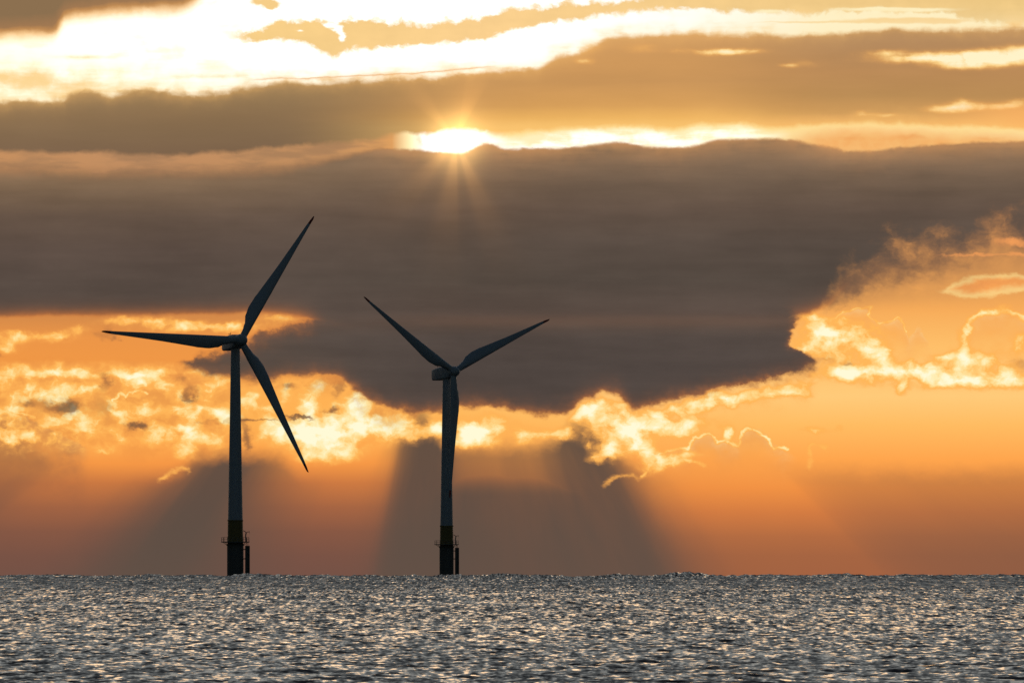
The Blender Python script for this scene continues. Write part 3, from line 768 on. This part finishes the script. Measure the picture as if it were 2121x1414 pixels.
def wind_turbine(name_label, loc, yaw, phase, base_z):
    """origin of the thing: the sea surface at its foot (base_z below the datum)"""
    root = bpy.data.objects.new('wind_turbine', None); COL.objects.link(root)
    root.location = (loc[0], loc[1], base_z)
    root['label'] = name_label; root['category'] = 'wind turbine'
    root['group'] = 'wind turbines standing in the sea'
    H = -base_z
    V = Vector
    # foundation
    bm = bmesh.new()
    add_lathe(bm, [(2.22, -5), (2.22, H + 5.9), (2.42, H + 5.95), (2.42, H + 6.3), (2.12, H + 6.35), (2.12, H + 6.74)])
    part('monopile', bm, M_PILE, root)
    bm = bmesh.new()
    add_lathe(bm, [(2.10, H + 6.75), (2.06, H + 10), (2.02, H + 12.5), (2.16, H + 12.52), (2.16, H + 12.8)])
    part('transition_piece', bm, M_YELLOW, root)
    # platform with railing
    bm = bmesh.new()
    add_lathe(bm, [(2.13, H + 6.72), (3.75, H + 6.78), (3.82, H + 6.8), (3.82, H + 7.02), (2.13, H + 7.02)], n=40)
    pf = part('platform', bm, M_STEEL, root)
    bm = bmesh.new()
    for k in range(16):
        a = 2 * math.pi * (k + .5) / 16
        add_tube(bm, [(3.72 * math.cos(a), 3.72 * math.sin(a), H + 7.0), (3.72 * math.cos(a), 3.72 * math.sin(a), H + 8.15)], .055, 6)
    for zz in (H + 7.6, H + 8.15):
        pts = [(3.72 * math.cos(2 * math.pi * k / 40), 3.72 * math.sin(2 * math.pi * k / 40), zz) for k in range(41)]
        add_tube(bm, pts, .035, 6)
    part('railing', bm, M_STEEL, pf)
    for k in range(8):
        a = 2 * math.pi * (k + .25) / 8
        ca, sa = math.cos(a), math.sin(a)
        bm = bmesh.new()
        add_tube(bm, [(2.35 * ca, 2.35 * sa, H + 6.1), (3.3 * ca, 3.3 * sa, H + 6.74)], .06, 6)
        part('bracket', bm, M_STEEL, pf)
    # davit crane on the platform
    bm = bmesh.new()
    add_tube(bm, [(2.85, -.9, H + 7.0), (2.8, -.9, H + 8.6), (2.95, -.9, H + 9.5)], .16, 10)
    add_tube(bm, [(2.95, -.9, H + 9.4), (2.6, -.9, H + 9.75), (2.15, -.9, H + 9.95)], .1, 8)
    add_tube(bm, [(2.9, -.9, H + 9.3), (3.3, -.9, H + 9.62), (3.9, -.9, H + 9.65)], .08, 8)
    add_tube(bm, [(3.8, -.9, H + 9.62), (3.8, -.9, H + 8.9)], .025, 6)
    part('davit_crane', bm, M_STEEL, root)
    # boat landing: two fender tubes with a ladder between
    bm = bmesh.new()
    for tx, ty in ((3.0, -1.1), (3.58, -.5)):
        add_tube(bm, [(tx, ty, -2.5), (tx, ty, H + 5.9)], .35, 12)
    for zz in (H + 4.9, H + 2.4, .3):
        add_tube(bm, [(1.7, -1.1, zz), (2.9, -1.1, zz)], .13, 8)
        add_tube(bm, [(1.95, -.5, zz), (3.6, -.5, zz)], .13, 8)
    bl = part('boat_landing', bm, M_PILE, root)
    bm = bmesh.new()
    for tx, ty in ((3.1, -.62), (3.42, -.33)):
        add_tube(bm, [(tx, ty, -1.5), (tx, ty, H + 7.0)], .06, 6)
    for k in range(24):
        zz = -1.0 + k * .38
        if zz < H + 6.9:
            add_tube(bm, [(3.1, -.62, zz), (3.42, -.33, zz)], .035, 6)
    part('ladder', bm, M_STEEL, bl)
    # tower, slightly tapered, with flange rings
    bm = bmesh.new()
    prof = []
    z0, z1 = H + 12.81, H + 59.2
    for k in range(41):
        q = k / 40
        rr = 2.0 + (1.22 - 2.0) * (q ** 0.92)
        prof.append((rr, z0 + (z1 - z0) * q))
        if k in (13, 27):
            prof += [(rr + .03, z0 + (z1 - z0) * q + .02), (rr + .03, z0 + (z1 - z0) * q + .2), (rr - .005, z0 + (z1 - z0) * q + .22)]
    add_lathe(bm, prof)
    part('tower', bm, M_WHITE, root)
    # nacelle frame of reference
    ex = V((math.sin(yaw), -math.cos(yaw), 0))           # along the shaft, towards the rotor
    eu = V((math.cos(yaw), math.sin(yaw), 0))            # sideways
    tilt = rad(4)
    ax = (ex * math.cos(tilt) + V((0, 0, 1)) * math.sin(tilt)).normalized()
    ew = (V((0, 0, 1)) * math.cos(tilt) - ex * math.sin(tilt)).normalized()
    O = V((0, 0, H + 60.75))
    # nacelle body: rounded box stations along the shaft
    bm = bmesh.new()
    def station(s, hw, zt, zb, rc):
        c = O + ax * s
        pts = []
        for (sx, sz) in ((1, 1), (-1, 1), (-1, -1), (1, -1)):
            cx = sx * (hw - rc); cz = (zt - rc) if sz > 0 else (zb + rc)
            a0 = {(1, 1): 0, (-1, 1): 90, (-1, -1): 180, (1, -1): 270}[(sx, sz)]
            for k in range(6):
                a = rad(a0 + 18 * k)
                pts.append(c + eu * (cx + rc * math.cos(a)) + ew * (cz + rc * math.sin(a)))
        return pts
    add_loft(bm, [station(-6.75, 1.2, 1.0, -1.35, .4), station(-6.6, 1.45, 1.22, -1.75, .5), station(-6.2, 1.6, 1.36, -1.98, .45),
                  station(-4.0, 1.72, 1.62, -2.08, .4), station(-1.0, 1.75, 1.78, -2.1, .4), station(1.2, 1.7, 1.78, -2.0, .5),
                  station(2.5, 1.55, 1.6, -1.75, .7), station(3.02, 1.3, 1.35, -1.4, .9)])
    na = part('nacelle', bm, M_WHITE, root)
    bm = bmesh.new()
    add_tube(bm, [O + ax * -5.9 + eu * .5 + ew * 1.3, O + ax * -5.9 + eu * .5 + ew * 2.75], .05, 6)
    add_tube(bm, [O + ax * -5.9 + eu * .2 + ew * 2.55, O + ax * -5.9 + eu * .8 + ew * 2.55], .04, 6)
    part('wind_vane', bm, M_STEEL, na)
    bm = bmesh.new()
    add_tube(bm, [O + ax * -1.9 + eu * -.6 + ew * 1.6, O + ax * -1.9 + eu * -.6 + ew * 2.6], .07, 6)
    add_tube(bm, [O + ax * -1.7 + eu * -.6 + ew * 2.2, O + ax * -2.2 + eu * -.6 + ew * 2.2], .05, 6)
    part('anemometer', bm, M_STEEL, na)
    bm = bmesh.new()
    add_loft(bm, [ring(O + ax * -3.6 + ew * 1.55, eu, ax, .55, .8, 16), ring(O + ax * -3.6 + ew * 1.95, eu, ax, .5, .7, 16)])
    part('roof_hatch', bm, M_WHITE, na)
    # hub with spinner
    HC = O + ax * 4.15
    bm = bmesh.new()
    prof = [(1.30, -1.25), (1.55, -1.0), (1.68, -.3), (1.66, .5), (1.5, 1.2), (1.2, 1.75), (.75, 2.15), (.3, 2.33), (.04, 2.36)]
    add_loft(bm, [ring(HC + ax * s, eu, ew, rr, n=36) for rr, s in prof])
    part('hub', bm, M_BLADE, root)
    # three blades, each with a painted tip
    for k in range(3):
        a = rad(phase + 120 * k)
        rd = eu * math.cos(a) + ew * math.sin(a)
        bm = bmesh.new()
        add_loft(bm, blade_rings(interp_sections(0, .935, 44), HC, ax, rd, 1.3, 40.0, 2))
        b = part('blade', bm, M_BLADE, root)
        bm = bmesh.new()
        add_loft(bm, blade_rings(interp_sections(.9352, 1.0, 10), HC, ax, rd, 1.3, 40.0, 2))
        tp = part('blade_tip', bm, M_RED, b)
        tp['label'] = 'dark red painted blade tip'
    return root

def place(px, dist):
    return ((px - 1060.5) / FPX * dist, dist)
wind_turbine('larger, nearer wind turbine with one blade pointing level to the left', place(487.5, 3060.0), rad(22), 57.2,
             -3060.0 ** 2 / (2 * R_EARTH))
wind_turbine('smaller, farther wind turbine with one blade hanging straight down beside its tower', place(925.0, 3570.0), rad(33), 24.9,
             -3570.0 ** 2 / (2 * R_EARTH))
